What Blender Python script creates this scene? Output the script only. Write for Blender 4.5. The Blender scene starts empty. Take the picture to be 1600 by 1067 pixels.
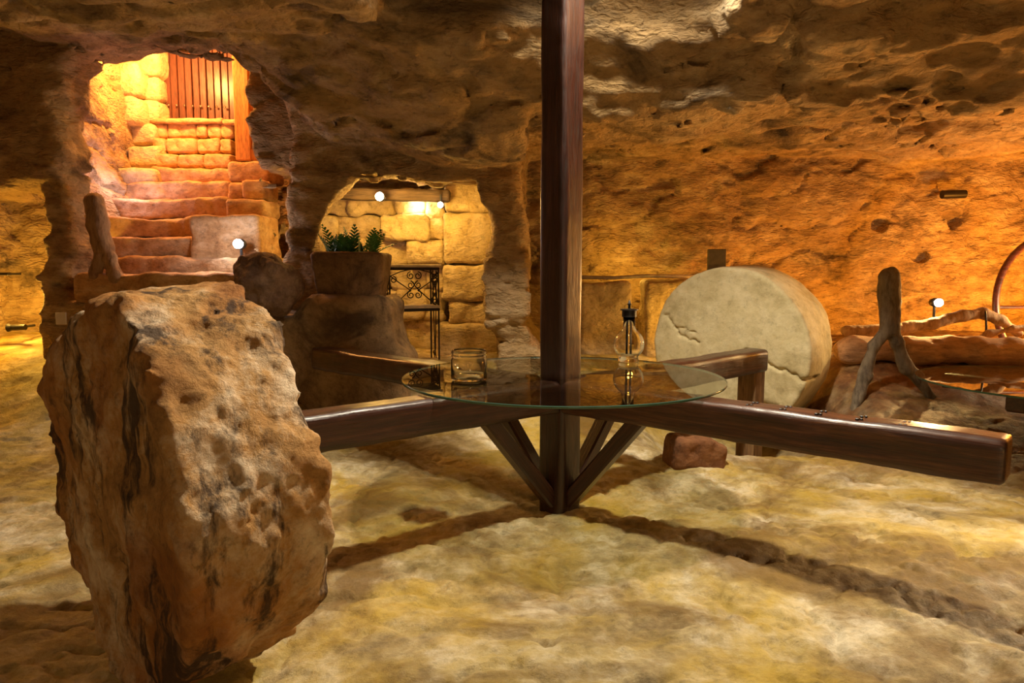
import bpy, math, random
import numpy as np
from mathutils import Vector, Matrix

S = bpy.context.scene
COL = S.collection
PI = math.pi
random.seed(4)

# ------------------------------------------------------------------ camera
PITCH = math.radians(5.84)
CAMZ = 1.25
FPX = 1100.0
cam = bpy.data.cameras.new('camera')
cam.sensor_width = 36.0
cam.lens = 36.0 * FPX / 1600.0
cam.clip_start = 0.02
camo = bpy.data.objects.new('camera', cam)
camo.location = (0, 0, CAMZ)
camo.rotation_euler = (PI / 2 - PITCH, 0, 0)
COL.objects.link(camo)
S.camera = camo

def at(px, py, Y):
    """world point at depth Y seen at photograph position (px, py)"""
    up = (533.5 - py) / FPX
    r = (px - 800.0) / FPX
    dy = math.cos(PITCH) + math.sin(PITCH) * up
    t = Y / dy
    return Vector((t * r, Y, CAMZ + t * (-math.sin(PITCH) + math.cos(PITCH) * up)))

# ------------------------------------------------------------------ world, exposure
W = bpy.data.worlds.new('world')
S.world = W
W.use_nodes = True
W.node_tree.nodes['Background'].inputs[0].default_value = (1.0, 0.66, 0.34, 1)
W.node_tree.nodes['Background'].inputs[1].default_value = 0.095
S.view_settings.view_transform = 'Standard'
S.view_settings.look = 'None'
S.view_settings.gamma = 1.0
S.view_settings.use_curve_mapping = False
S.view_settings.exposure = 0.0

# ------------------------------------------------------------------ lamps of the cave and added fill lights
def lamp(name, loc, power, col, radius=0.05, kind='POINT', target=None, angle=80, blend=0.6, size=None):
    l = bpy.data.lights.new(name, kind)
    l.energy = power
    l.color = col
    if kind == 'AREA':
        l.shape = 'RECTANGLE'
        l.size, l.size_y = size
    else:
        l.shadow_soft_size = radius
    if kind == 'SPOT':
        l.spot_size = math.radians(angle)
        l.spot_blend = blend
    o = bpy.data.objects.new(name, l)
    o.location = loc
    if target is not None:
        d = Vector(target) - Vector(loc)
        o.rotation_euler = d.to_track_quat('-Z', 'Y').to_euler()
    COL.objects.link(o)
    return o

ORANGE = (1.0, 0.37, 0.03)
AMBER = (1.0, 0.55, 0.08)
WARM = (1.0, 0.74, 0.40)
COOL = (0.90, 0.84, 1.0)

STAIR_LAMP = at(372, 381, 6.22)
RIGHT_LAMP = at(1467, 473, 6.2)
lamp('shaft_key_light', (0.58, 3.27, 3.42), 700, (1.0, 0.87, 0.66), 0.09, 'SPOT', (0.55, 3.2, 0), 122, 0.55)
lamp('block_light', (1.72, 6.5, 0.75), 10, AMBER, 0.05)
lamp('right_front_fill', (4.4, 4.2, 1.5), 14, ORANGE, 0.1)  # unseen fill added to brighten the log and ground at right
lamp('stair_bulb_light', STAIR_LAMP + Vector((-0.04, -0.22, 0.10)), 5, (1.0, 0.84, 0.88), 0.03)
lamp('stair_glow_light', at(205, 130, 7.35) + Vector((0.3, 0, 0.35)), 210, (1.0, 0.41, 0.10), 0.1)
lamp('stair_side_light', at(290, 60, 6.9), 8, AMBER, 0.1)
lamp('stair_violet_light', at(196, 285, 7.0), 6, (0.85, 0.72, 1.0), 0.05)
lamp('right_bulb_light', RIGHT_LAMP + Vector((-0.05, -0.06, 0.05)), 130, (1.0, 0.62, 0.22), 0.03, 'SPOT', (-0.8, 2.9, 0.1), 110, 0.6)
lamp('right_wall_light_a', (5.2, 6.3, 0.75), 330, ORANGE, 0.12)
lamp('right_wall_light_b', (2.9, 7.1, 0.55), 55, ORANGE, 0.08)
lamp('right_wall_light_c', (1.25, 7.42, 1.22), 14, AMBER, 0.08)
lamp('right_white_light', at(1680, 470, 5.85), 45, WARM, 0.06)
lamp('floor_spot_light', (3.7, 2.95, 1.35), 300, (1.0, 0.82, 0.62), 0.05, 'SPOT', (1.98, 2.72, 0), 40, 1.0)
lamp('alcove_light_a', at(593, 307, 6.75) + Vector((0, -0.08, -0.03)), 30, AMBER, 0.04)
lamp('alcove_light_b', at(655, 322, 7.25), 5, WARM, 0.03)
lamp('alcove_light_c', at(688, 320, 6.8) + Vector((0, -0.08, -0.03)), 13, AMBER, 0.04)
lamp('niche_light', (-4.22, 6.0, 0.95), 40, AMBER, 0.05)
lamp('room_fill_a', (1.7, -0.2, 0.35), 18, (1.0, 0.52, 0.16), 0.2)  # added fill from behind the camera, warms the front millstone
lamp('room_fill_c', (0.5, -0.7, 0.9), 20, (1.0, 0.74, 0.46), 0.2)  # added uplight behind the camera, lifts the ceiling; no such lamp stands there
lamp('room_fill_b', (-2.4, 0.9, 0.5), 9, (1.0, 0.66, 0.30), 0.2)  # added out-of-view fill for the left pillar and millstone face

# ------------------------------------------------------------------ numpy noise
def _hash(ix, iy, iz, seed):
    h = (ix.astype(np.uint32) * np.uint32(374761393) + iy.astype(np.uint32) * np.uint32(668265263)
         + iz.astype(np.uint32) * np.uint32(2147483647) + np.uint32((seed * 1274126177) & 0xffffffff))
    h = (h ^ (h >> np.uint32(13))) * np.uint32(1274126177)
    h = (h ^ (h >> np.uint32(15))) * np.uint32(2246822519)
    h = h ^ (h >> np.uint32(16))
    return (h & np.uint32(0xffffff)).astype(np.float32) / np.float32(0xffffff)

def vnoise(x, y, z, seed=0):
    fx, fy, fz = np.floor(x), np.floor(y), np.floor(z)
    ix, iy, iz = fx.astype(np.int64), fy.astype(np.int64), fz.astype(np.int64)
    u, v, w = (x - fx), (y - fy), (z - fz)
    u = u * u * u * (u * (u * 6 - 15) + 10)
    v = v * v * v * (v * (v * 6 - 15) + 10)
    w = w * w * w * (w * (w * 6 - 15) + 10)
    out = 0
    for a in (0, 1):
        wa = u if a else 1 - u
        for b in (0, 1):
            wb = v if b else 1 - v
            for c in (0, 1):
                wc = w if c else 1 - w
                out = out + wa * wb * wc * _hash(ix + a, iy + b, iz + c, seed)
    return out * 2 - 1

def fbm(x, y, z, octaves=4, seed=0, gain=0.5):
    s, amp, t = 0, 1.0, 0
    f = 1.0
    for o in range(octaves):
        s = s + amp * vnoise(x * f + 17.3 * o, y * f - 9.1 * o, z * f + 4.7 * o, seed + o)
        t += amp
        amp *= gain
        f *= 2.03
    return s / t

def ss(a, b, x):
    t = np.clip((x - a) / (b - a), 0, 1)
    return t * t * (3 - 2 * t)

def smin(a, b, k):
    h = np.clip(0.5 + 0.5 * (b - a) / k, 0, 1)
    return b * (1 - h) + a * h - k * h * (1 - h)

def smax(a, b, k):
    return -smin(-a, -b, k)

def sd_box(x, y, z, c, h, r=0.0):
    qx = np.abs(x - c[0]) - (h[0] - r)
    qy = np.abs(y - c[1]) - (h[1] - r)
    qz = np.abs(z - c[2]) - (h[2] - r)
    o = np.sqrt(np.maximum(qx, 0) ** 2 + np.maximum(qy, 0) ** 2 + np.maximum(qz, 0) ** 2)
    return o + np.minimum(np.maximum(qx, np.maximum(qy, qz)), 0) - r

def sd_poly(x, z, pts):
    """signed distance to a 2-D polygon, negative inside"""
    d = np.full(x.shape, 1e9, np.float32)
    s = np.ones(x.shape, np.float32)
    n = len(pts)
    for i in range(n):
        ax, az = pts[i]
        bx, bz = pts[i - 1]
        ex, ez = bx - ax, bz - az
        wx, wz = x - ax, z - az
        t = np.clip((wx * ex + wz * ez) / (ex * ex + ez * ez), 0, 1)
        d = np.minimum(d, (wx - ex * t) ** 2 + (wz - ez * t) ** 2)
        c1 = z >= az
        c2 = z < bz
        c3 = ex * wz > ez * wx
        flip = (c1 & c2 & c3) | (~c1 & ~c2 & ~c3)
        s = np.where(flip, -s, s)
    return s * np.sqrt(d)

def sd_capsule(x, y, z, a, b, ra, rb):
    ba = [b[i] - a[i] for i in range(3)]
    l2 = sum(q * q for q in ba)
    px, py, pz = x - a[0], y - a[1], z - a[2]
    t = np.clip((px * ba[0] + py * ba[1] + pz * ba[2]) / l2, 0, 1)
    return np.sqrt((px - ba[0] * t) ** 2 + (py - ba[1] * t) ** 2 + (pz - ba[2] * t) ** 2) - (ra + (rb - ra) * t)

def surface_nets(D, org, h):
    """iso-surface of a sampled distance field: vertices and quads facing the positive side"""
    ins = D < 0
    nx, ny, nz = D.shape
    cnt = np.zeros((nx - 1, ny - 1, nz - 1), np.uint8)
    for a in (0, 1):
        for b in (0, 1):
            for c in (0, 1):
                cnt += ins[a:nx - 1 + a, b:ny - 1 + b, c:nz - 1 + c]
    mixed = (cnt > 0) & (cnt < 8)
    I, J, K = np.nonzero(mixed)
    ids = np.full(mixed.shape, -1, np.int32)
    ids[I, J, K] = np.arange(len(I))
    pos = np.zeros((len(I), 3), np.float64)
    num = np.zeros(len(I))
    cor = [(a, b, c) for a in (0, 1) for b in (0, 1) for c in (0, 1)]
    val = {q: D[I + q[0], J + q[1], K + q[2]].astype(np.float64) for q in cor}
    for q in cor:
        for ax in range(3):
            if q[ax] == 0:
                r = list(q)
                r[ax] = 1
                r = tuple(r)
                va, vb = val[q], val[r]
                cr = (va < 0) != (vb < 0)
                t = np.where(cr, va / np.where(cr, va - vb, 1), 0)
                for k in range(3):
                    pos[:, k] += np.where(cr, q[k] + (t if k == ax else 0), 0)
                num += cr
    pos /= num[:, None]
    V = (pos + np.stack([I, J, K], 1)) * h + np.array(org)
    F = []
    for ax in range(3):
        sl0 = [slice(1, -1)] * 3
        sl1 = [slice(1, -1)] * 3
        sl0[ax] = slice(0, -1)
        sl1[ax] = slice(1, None)
        A, B = ins[tuple(sl0)], ins[tuple(sl1)]
        for want in (True, False):
            m = (A != B) & (A == want)
            i, j, k = np.nonzero(m)
            o = [1, 1, 1]
            o[ax] = 0
            i, j, k = i + o[0], j + o[1], k + o[2]
            u, v = [(1, 2), (2, 0), (0, 1)][ax]
            def cell(du, dv):
                q = [i, j, k]
                q = [q[0].copy(), q[1].copy(), q[2].copy()]
                q[u] = q[u] - du
                q[v] = q[v] - dv
                return ids[q[0], q[1], q[2]]
            quad = np.stack([cell(1, 1), cell(0, 1), cell(0, 0), cell(1, 0)], 1)
            if not want:
                quad = quad[:, ::-1]
            F.append(quad)
    return V, np.concatenate(F)

# ------------------------------------------------------------------ mesh helpers
def mesh_from(name, V, F, mat=None, smooth=True):
    me = bpy.data.meshes.new(name)
    V = np.asarray(V, np.float32)
    F = np.asarray(F, np.int32)
    me.vertices.add(len(V))
    me.vertices.foreach_set('co', V.ravel())
    n = F.shape[1]
    me.loops.add(F.size)
    me.loops.foreach_set('vertex_index', F.ravel())
    me.polygons.add(len(F))
    me.polygons.foreach_set('loop_start', np.arange(0, F.size, n, dtype=np.int32))
    me.update(calc_edges=True)
    if smooth:
        me.polygons.foreach_set('use_smooth', np.ones(len(F), bool))
    if mat:
        me.materials.append(mat)
    return me

def link(name, me, parent=None, loc=None, rot=None):
    o = bpy.data.objects.new(name, me)
    COL.objects.link(o)
    if parent is not None:
        o.parent = parent
    if loc is not None:
        o.location = loc
    if rot is not None:
        o.rotation_euler = rot
    return o

def tag(o, label=None, cat=None, group=None, kind=None):
    if label: o['label'] = label
    if cat: o['category'] = cat
    if group: o['group'] = group
    if kind: o['kind'] = kind
    return o

def empty(name, loc, rz=0.0):
    o = bpy.data.objects.new(name, None)
    o.empty_display_size = 0.1
    o.location = loc
    o.rotation_euler = (0, 0, rz)
    COL.objects.link(o)
    return o

def rock(name, fn, lo, hi, h, mat, parent=None, loc=(0, 0, 0), rot=None, amp=0.02, freq=6.0, seed=1, octv=4, gain=0.55):
    """solid of a distance function fn(x, y, z) roughened with noise, in local space"""
    xs = [np.arange(lo[i] - 2 * h, hi[i] + 3 * h, h, dtype=np.float32) for i in range(3)]
    X, Y, Z = np.meshgrid(*xs, indexing='ij')
    D = fn(X, Y, Z).astype(np.float32)
    if amp:
        m = np.abs(D) < amp * 2.2 + 3 * h
        D[m] += amp * 1.6 * fbm(X[m] * freq + seed * 3.1, Y[m] * freq, Z[m] * freq, octv, seed, gain)
    D[0], D[-1], D[:, 0], D[:, -1], D[:, :, 0], D[:, :, -1] = [1.0] * 6
    V, F = surface_nets(D, (xs[0][0], xs[1][0], xs[2][0]), h)
    return link(name, mesh_from(name, V, F, mat), parent, loc, rot)

class MB:
    """collects simple shapes into one mesh"""
    def __init__(self):
        self.v, self.f = [], []
    def add(self, vs, fs):
        b = len(self.v)
        self.v += [tuple(q) for q in vs]
        self.f += [tuple(i + b for i in q) for q in fs]
    def box(self, c, s, bev=0.0, M=None):
        hx, hy, hz = s[0] / 2, s[1] / 2, s[2] / 2
        if bev <= 0:
            vs = [(c[0] + a * hx, c[1] + b * hy, c[2] + d * hz) for a in (-1, 1) for b in (-1, 1) for d in (-1, 1)]
            fs = [(0, 1, 3, 2), (4, 6, 7, 5), (0, 4, 5, 1), (2, 3, 7, 6), (0, 2, 6, 4), (1, 5, 7, 3)]
        else:
            vs, fs = bevel_box(c, (hx, hy, hz), bev)
        if M is not None:
            vs = [tuple(M @ Vector(q)) for q in vs]
        self.add(vs, fs)
    def tube(self, pts, r, n=8, cap=True):
        pts = [Vector(p) for p in pts]
        rs = r if isinstance(r, (list, tuple)) else [r] * len(pts)
        up = Vector((0.13, 0.27, 0.95)).normalized()
        rings = []
        for i, p in enumerate(pts):
            d = (pts[min(i + 1, len(pts) - 1)] - pts[max(i - 1, 0)])
            d = d.normalized() if d.length > 1e-9 else Vector((0, 0, 1))
            a = d.cross(up)
            if a.length < 1e-3:
                a = d.cross(Vector((1, 0, 0)))
            a.normalize()
            b = d.cross(a).normalized()
            up = a.cross(d).normalized() if i else b
            a = d.cross(up).normalized()
            b = up
            rings.append([tuple(p + (a * math.cos(2 * PI * k / n) + b * math.sin(2 * PI * k / n)) * rs[i]) for k in range(n)])
        vs = [q for rg in rings for q in rg]
        fs = []
        for i in range(len(pts) - 1):
            for k in range(n):
                fs.append((i * n + k, i * n + (k + 1) % n, (i + 1) * n + (k + 1) % n, (i + 1) * n + k))
        if cap:
            fs.append(tuple(range(n))[::-1])
            fs.append(tuple((len(pts) - 1) * n + k for k in range(n)))
        self.add(vs, fs)
    def lathe(self, prof, n=32, c=(0, 0, 0)):
        vs, fs = [], []
        for (r, z) in prof:
            for k in range(n):
                vs.append((c[0] + r * math.cos(2 * PI * k / n), c[1] + r * math.sin(2 * PI * k / n), c[2] + z))
        for i in range(len(prof) - 1):
            for k in range(n):
                fs.append((i * n + k, i * n + (k + 1) % n, (i + 1) * n + (k + 1) % n, (i + 1) * n + k))
        self.add(vs, fs)
    def build(self, name, mat, parent=None, loc=None, rot=None, smooth=False, angle=None):
        me = bpy.data.meshes.new(name)
        me.from_pydata(self.v, [], self.f)
        me.update()
        if smooth:
            me.polygons.foreach_set('use_smooth', np.ones(len(me.polygons), bool))
        me.materials.append(mat)
        return link(name, me, parent, loc, rot)

def bevel_box(c, h, b):
    """box with chamfered edges: 24 vertices"""
    vs, idx = [], {}
    for sx in (-1, 1):
        for sy in (-1, 1):
            for sz in (-1, 1):
                for ax in range(3):
                    p = [sx * (h[0] - b), sy * (h[1] - b), sz * (h[2] - b)]
                    p[ax] = (sx, sy, sz)[ax] * h[ax]
                    idx[(sx, sy, sz, ax)] = len(vs)
                    vs.append((c[0] + p[0], c[1] + p[1], c[2] + p[2]))
    fs = []
    def orient(q):
        P = [Vector(vs[i]) for i in q]
        nrm = (P[1] - P[0]).cross(P[2] - P[0])
        cen = sum(P, Vector()) / len(P) - Vector(c)
        return q if nrm.dot(cen) > 0 else q[::-1]
    for ax in range(3):
        o = [i for i in range(3) if i != ax]
        for s in (-1, 1):
            q = []
            for (a, b2) in ((-1, -1), (1, -1), (1, 1), (-1, 1)):
                k = [0, 0, 0]
                k[ax], k[o[0]], k[o[1]] = s, a, b2
                q.append(idx[(k[0], k[1], k[2], ax)])
            fs.append(orient(tuple(q)))
    for ax in range(3):
        o = [i for i in range(3) if i != ax]
        for a in (-1, 1):
            for b2 in (-1, 1):
                k0, k1 = [0, 0, 0], [0, 0, 0]
                k0[ax], k1[ax] = -1, 1
                k0[o[0]] = k1[o[0]] = a
                k0[o[1]] = k1[o[1]] = b2
                fs.append(orient((idx[(*k0, o[0])], idx[(*k1, o[0])], idx[(*k1, o[1])], idx[(*k0, o[1])])))
    for sx in (-1, 1):
        for sy in (-1, 1):
            for sz in (-1, 1):
                fs.append(orient(tuple(idx[(sx, sy, sz, a)] for a in range(3))))
    return vs, fs

# ------------------------------------------------------------------ materials
def new_mat(name):
    m = bpy.data.materials.new(name)
    m.use_nodes = True
    nt = m.node_tree
    return m, nt, nt.nodes['Principled BSDF']

def rgb(c):
    return (c[0], c[1], c[2], 1.0)

def noise_node(nt, vec, scale, detail=6, rough=0.6, dist=0.0):
    n = nt.nodes.new('ShaderNodeTexNoise')
    n.inputs['Scale'].default_value = scale
    n.inputs['Detail'].default_value = detail
    n.inputs['Roughness'].default_value = rough
    n.inputs['Distortion'].default_value = dist
    nt.links.new(vec, n.inputs['Vector'])
    return n.outputs[0]

def ramp_node(nt, fac, stops, interp='LINEAR'):
    r = nt.nodes.new('ShaderNodeValToRGB')
    r.color_ramp.interpolation = interp
    el = r.color_ramp.elements
    while len(el) < len(stops):
        el.new(0.5)
    for e, (p, c) in zip(el, stops):
        e.position = p
        e.color = rgb(c) if not isinstance(c, (int, float)) else (c, c, c, 1)
    nt.links.new(fac, r.inputs[0])
    return r.outputs[0]

def mix_node(nt, fac, a, b, blend='MIX'):
    m = nt.nodes.new('ShaderNodeMix')
    m.data_type = 'RGBA'
    m.blend_type = blend
    if isinstance(fac, (int, float)):
        m.inputs[0].default_value = fac
    else:
        nt.links.new(fac, m.inputs[0])
    for v, k in ((a, 6), (b, 7)):
        if isinstance(v, tuple):
            m.inputs[k].default_value = rgb(v)
        else:
            nt.links.new(v, m.inputs[k])
    return m.outputs[2]

def map_node(nt, vec, scale=(1, 1, 1), rot=(0, 0, 0), loc=(0, 0, 0)):
    m = nt.nodes.new('ShaderNodeMapping')
    m.inputs['Scale'].default_value = scale
    m.inputs['Rotation'].default_value = rot
    m.inputs['Location'].default_value = loc
    nt.links.new(vec, m.inputs['Vector'])
    return m.outputs[0]

def rock_mat(name, dark, mid, light, stain=None, scale=1.0, bump=0.02, bump_scale=14.0, stain_scale=1.6, stain_lo=0.52,
             aniso=(1, 1, 1), pits=0.18, rough=0.85, tint=None, tint_scale=0.9, tint_lo=0.5, seed=0.0, chisel=0.0, speck=0.7, streak=None):
    m, nt, b = new_mat(name)
    tc = nt.nodes.new('ShaderNodeTexCoord')
    v0 = map_node(nt, tc.outputs['Object'], (scale, scale, scale), loc=(seed, seed * 0.7, -seed))
    v = map_node(nt, v0, aniso)
    n1 = noise_node(nt, v, 3.2, 14, 0.72, 0.2)
    col = ramp_node(nt, n1, [(0.30, dark), (0.48, mid), (0.68, light)])
    if tint:
        nT = noise_node(nt, v0, tint_scale, 4, 0.6, 0.6)
        fT = ramp_node(nt, nT, [(tint_lo - 0.08, 0.0), (tint_lo + 0.12, 1.0)])
        col = mix_node(nt, fT, col, mix_node(nt, 0.75, col, tint, 'MIX'))
    n3 = noise_node(nt, v, 15.0, 14, 0.78)
    f3 = ramp_node(nt, n3, [(0.36, 0.35), (0.47, 1.0), (0.72, 1.2)])
    col = mix_node(nt, speck, col, f3, 'MULTIPLY')
    if stain:
        n2 = noise_node(nt, v, stain_scale, 9, 0.66, 0.8)
        f2 = ramp_node(nt, n2, [(stain_lo, 0.0), (stain_lo + 0.13, 0.85)])
        col = mix_node(nt, f2, col, stain)
    if streak:
        ns = noise_node(nt, map_node(nt, v0, (3.2, 3.2, 0.9), rot=(0.25, 0, 0)), 2.2, 12, 0.7, 0.3)
        fs = ramp_node(nt, ns, [(0.52, 0.0), (0.60, 0.9)])
        col = mix_node(nt, fs, col, streak)
    nt.links.new(col, b.inputs['Base Color'])
    b.inputs['Roughness'].default_value = rough
    b.inputs['Specular IOR Level'].default_value = 0.3
    # relief
    nb = noise_node(nt, v, bump_scale, 15, 0.70, 0.1)
    vo = nt.nodes.new('ShaderNodeTexVoronoi')
    vo.feature = 'F1'
    vo.inputs['Scale'].default_value = bump_scale * 1.3
    nt.links.new(map_node(nt, v0, (1, 1, 1)), vo.inputs['Vector'])
    add = nt.nodes.new('ShaderNodeMath')
    add.operation = 'MULTIPLY_ADD'
    nt.links.new(vo.outputs['Distance'], add.inputs[0])
    add.inputs[1].default_value = pits
    nt.links.new(nb, add.inputs[2])
    hgt = add.outputs[0]
    if chisel:
        nc = noise_node(nt, map_node(nt, v0, (1.0, 1.0, 2.4), rot=(0.0, 0.7, 0.2)), 15.0, 2, 0.5, 0.8)
        a2 = nt.nodes.new('ShaderNodeMath')
        a2.operation = 'MULTIPLY_ADD'
        nt.links.new(nc, a2.inputs[0])
        a2.inputs[1].default_value = chisel
        nt.links.new(hgt, a2.inputs[2])
        hgt = a2.outputs[0]
    bp = nt.nodes.new('ShaderNodeBump')
    bp.inputs['Strength'].default_value = 1.0
    bp.inputs['Distance'].default_value = bump
    nt.links.new(hgt, bp.inputs['Height'])
    nt.links.new(bp.outputs[0], b.inputs['Normal'])
    return m

def wood_mat(name, c1, c2, c3, rough=0.35, grain=(0.6, 9, 9), bump=0.002, coat=0.3, spec=0.5):
    m, nt, b = new_mat(name)
    tc = nt.nodes.new('ShaderNodeTexCoord')
    v = map_node(nt, tc.outputs['Object'], grain)
    n = noise_node(nt, v, 4.0, 8, 0.65, 0.8)
    col = ramp_node(nt, n, [(0.3, c1), (0.5, c2), (0.72, c3)])
    n2 = noise_node(nt, map_node(nt, tc.outputs['Object'], (grain[0] * 1.5, grain[1] * 4, grain[2] * 4)), 5.0, 5, 0.6)
    col = mix_node(nt, 0.6, col, ramp_node(nt, n2, [(0.35, 0.35), (0.55, 1.0)]), 'MULTIPLY')
    nt.links.new(col, b.inputs['Base Color'])
    rr = ramp_node(nt, n2, [(0.3, min(1, rough + 0.25)), (0.7, rough)])
    nt.links.new(rr, b.inputs['Roughness'])
    b.inputs['Specular IOR Level'].default_value = spec
    b.inputs['Coat Weight'].default_value = coat
    b.inputs['Coat Roughness'].default_value = 0.25
    bp = nt.nodes.new('ShaderNodeBump')
    bp.inputs['Distance'].default_value = bump
    nt.links.new(n2, bp.inputs['Height'])
    nt.links.new(bp.outputs[0], b.inputs['Normal'])
    return m

def plain_mat(name, c, rough=0.5, metal=0.0, var=0.25):
    m, nt, b = new_mat(name)
    tc = nt.nodes.new('ShaderNodeTexCoord')
    n = noise_node(nt, tc.outputs['Object'], 18.0, 5)
    col = ramp_node(nt, n, [(0.3, tuple(q * (1 - var) for q in c)), (0.7, tuple(min(1, q * (1 + var)) for q in c))])
    nt.links.new(col, b.inputs['Base Color'])
    b.inputs['Roughness'].default_value = rough
    b.inputs['Metallic'].default_value = metal
    return m

def emit_mat(name, c, s):
    m, nt, b = new_mat(name)
    b.inputs['Base Color'].default_value = rgb(c)
    b.inputs['Emission Color'].default_value = rgb(c)
    b.inputs['Emission Strength'].default_value = s
    return m

def sheet_glass(name, tint):
    """clear flat glass: fresnel mirror over see-through"""
    m, nt, b = new_mat(name)
    nt.nodes.remove(b)
    out = nt.nodes['Material Output']
    tr = nt.nodes.new('ShaderNodeBsdfTransparent')
    tr.inputs[0].default_value = rgb(tint)
    gl = nt.nodes.new('ShaderNodeBsdfGlossy')
    gl.inputs['Roughness'].default_value = 0.0
    fr = nt.nodes.new('ShaderNodeFresnel')
    fr.inputs['IOR'].default_value = 2.2
    ge = nt.nodes.new('ShaderNodeNewGeometry')          # light leaves the sheet without a second mirror
    inv = nt.nodes.new('ShaderNodeMath')
    inv.operation = 'SUBTRACT'
    inv.inputs[0].default_value = 1.0
    nt.links.new(ge.outputs['Backfacing'], inv.inputs[1])
    mu = nt.nodes.new('ShaderNodeMath')
    mu.operation = 'MULTIPLY'
    nt.links.new(fr.outputs[0], mu.inputs[0])
    nt.links.new(inv.outputs[0], mu.inputs[1])
    mx = nt.nodes.new('ShaderNodeMixShader')
    nt.links.new(mu.outputs[0], mx.inputs[0])
    nt.links.new(tr.outputs[0], mx.inputs[1])
    nt.links.new(gl.outputs[0], mx.inputs[2])
    nt.links.new(mx.outputs[0], out.inputs['Surface'])
    return m

def vessel_glass(name, c=(1, 1, 1)):
    m, nt, b = new_mat(name)
    b.inputs['Base Color'].default_value = rgb(c)
    b.inputs['Roughness'].default_value = 0.01
    b.inputs['IOR'].default_value = 1.45
    b.inputs['Transmission Weight'].default_value = 1.0
    return m

M = {}
M['shell'] = rock_mat('cave_rock', (0.15, 0.092, 0.048), (0.41, 0.275, 0.14), (0.68, 0.53, 0.33), (0.05, 0.034, 0.024), 1.0, 0.050, 9.0, 1.1, 0.54,
                      aniso=(0.8, 0.8, 1.9), tint=(0.44, 0.28, 0.11), tint_scale=0.7, chisel=0.9)
M['floor'] = rock_mat('floor_rock', (0.13, 0.085, 0.035), (0.42, 0.33, 0.16), (0.80, 0.73, 0.55), (0.16, 0.088, 0.018), 1.0, 0.024, 11.0, 1.1, 0.475,
                      tint=(0.48, 0.32, 0.02), tint_scale=1.6, tint_lo=0.50, rough=0.6, speck=0.5)
M['millstone_front'] = rock_mat('weathered_millstone', (0.16, 0.075, 0.022), (0.50, 0.28, 0.095), (0.90, 0.79, 0.60), (0.24, 0.09, 0.02), 1.0, 0.030, 11.0, 2.0, 0.54,
                                tint=(0.44, 0.17, 0.03), tint_scale=2.0, tint_lo=0.50, seed=3.3, speck=0.75, streak=(0.045, 0.026, 0.016))
M['millstone_back'] = rock_mat('pale_millstone', (0.36, 0.29, 0.14), (0.54, 0.46, 0.26), (0.66, 0.58, 0.37), (0.40, 0.27, 0.05), 1.0, 0.008, 14.0, 1.5, 0.60, pits=0.1, seed=7.1, speck=0.38)
M['boulder'] = rock_mat('pitted_boulder', (0.07, 0.045, 0.035), (0.19, 0.12, 0.085), (0.36, 0.25, 0.17), (0.05, 0.03, 0.025), 1.0, 0.03, 18.0, 3.5, 0.56)
M['ledge'] = rock_mat('ledge_rock', (0.10, 0.062, 0.032), (0.26, 0.17, 0.085), (0.42, 0.29, 0.15), (0.07, 0.045, 0.03), 1.0, 0.03, 14.0, 2.4, 0.52)
M['planter'] = rock_mat('planter_stone', (0.07, 0.04, 0.02), (0.17, 0.10, 0.045), (0.30, 0.18, 0.09), (0.05, 0.03, 0.02), 1.0, 0.015, 18.0, 4.0, 0.52)
M['step'] = rock_mat('step_stone', (0.26, 0.13, 0.055), (0.54, 0.32, 0.14), (0.76, 0.56, 0.33), (0.22, 0.12, 0.05), 1.0, 0.02, 14.0, 2.5, 0.56, aniso=(1, 1, 1.6))
M['block'] = rock_mat('block_stone', (0.30, 0.20, 0.09), (0.58, 0.44, 0.23), (0.76, 0.62, 0.38), (0.20, 0.12, 0.05), 1.0, 0.03, 14.0, 2.5, 0.6, chisel=0.6)
M['brown_stone'] = rock_mat('brown_stone', (0.07, 0.03, 0.012), (0.17, 0.07, 0.028), (0.27, 0.125, 0.05), None, 1.0, 0.01, 24.0)
M['bark'] = rock_mat('grey_bark', (0.07, 0.05, 0.035), (0.15, 0.115, 0.075), (0.26, 0.21, 0.145), (0.06, 0.04, 0.03), 1.0, 0.012, 16.0, 4.0, 0.56, aniso=(2.4, 2.4, 0.6))
M['bark_brown'] = rock_mat('brown_bark', (0.14, 0.075, 0.04), (0.32, 0.20, 0.11), (0.50, 0.34, 0.20), (0.08, 0.04, 0.02), 1.0, 0.012, 16.0, 4.0, 0.56, aniso=(2.4, 2.4, 0.6))
M['bark_log'] = rock_mat('log_bark', (0.20, 0.10, 0.05), (0.45, 0.27, 0.14), (0.62, 0.42, 0.24), (0.12, 0.06, 0.03), 1.0, 0.02, 14.0, 3.0, 0.58, aniso=(0.5, 1.6, 2.2))
M['beam'] = wood_mat('dark_beam_wood', (0.014, 0.004, 0.002), (0.038, 0.010, 0.005), (0.080, 0.026, 0.012), 0.26)
M['beam_light'] = wood_mat('worn_beam_wood', (0.020, 0.006, 0.003), (0.055, 0.016, 0.007), (0.14, 0.055, 0.022), 0.28)
M['post'] = wood_mat('post_wood', (0.011, 0.003, 0.002), (0.028, 0.007, 0.004), (0.062, 0.020, 0.011), 0.30, grain=(9, 9, 0.6))
M['lintel'] = wood_mat('sooty_beam_wood', (0.03, 0.018, 0.010), (0.07, 0.042, 0.022), (0.13, 0.08, 0.045), 0.7, coat=0)
M['plank'] = wood_mat('red_plank_wood', (0.045, 0.010, 0.005), (0.085, 0.020, 0.009), (0.13, 0.038, 0.016), 0.45, grain=(9, 9, 0.6))
M['gate'] = wood_mat('orange_gate_wood', (0.40, 0.14, 0.03), (0.58, 0.24, 0.05), (0.68, 0.33, 0.09), 0.5, grain=(9, 9, 0.6))
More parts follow.
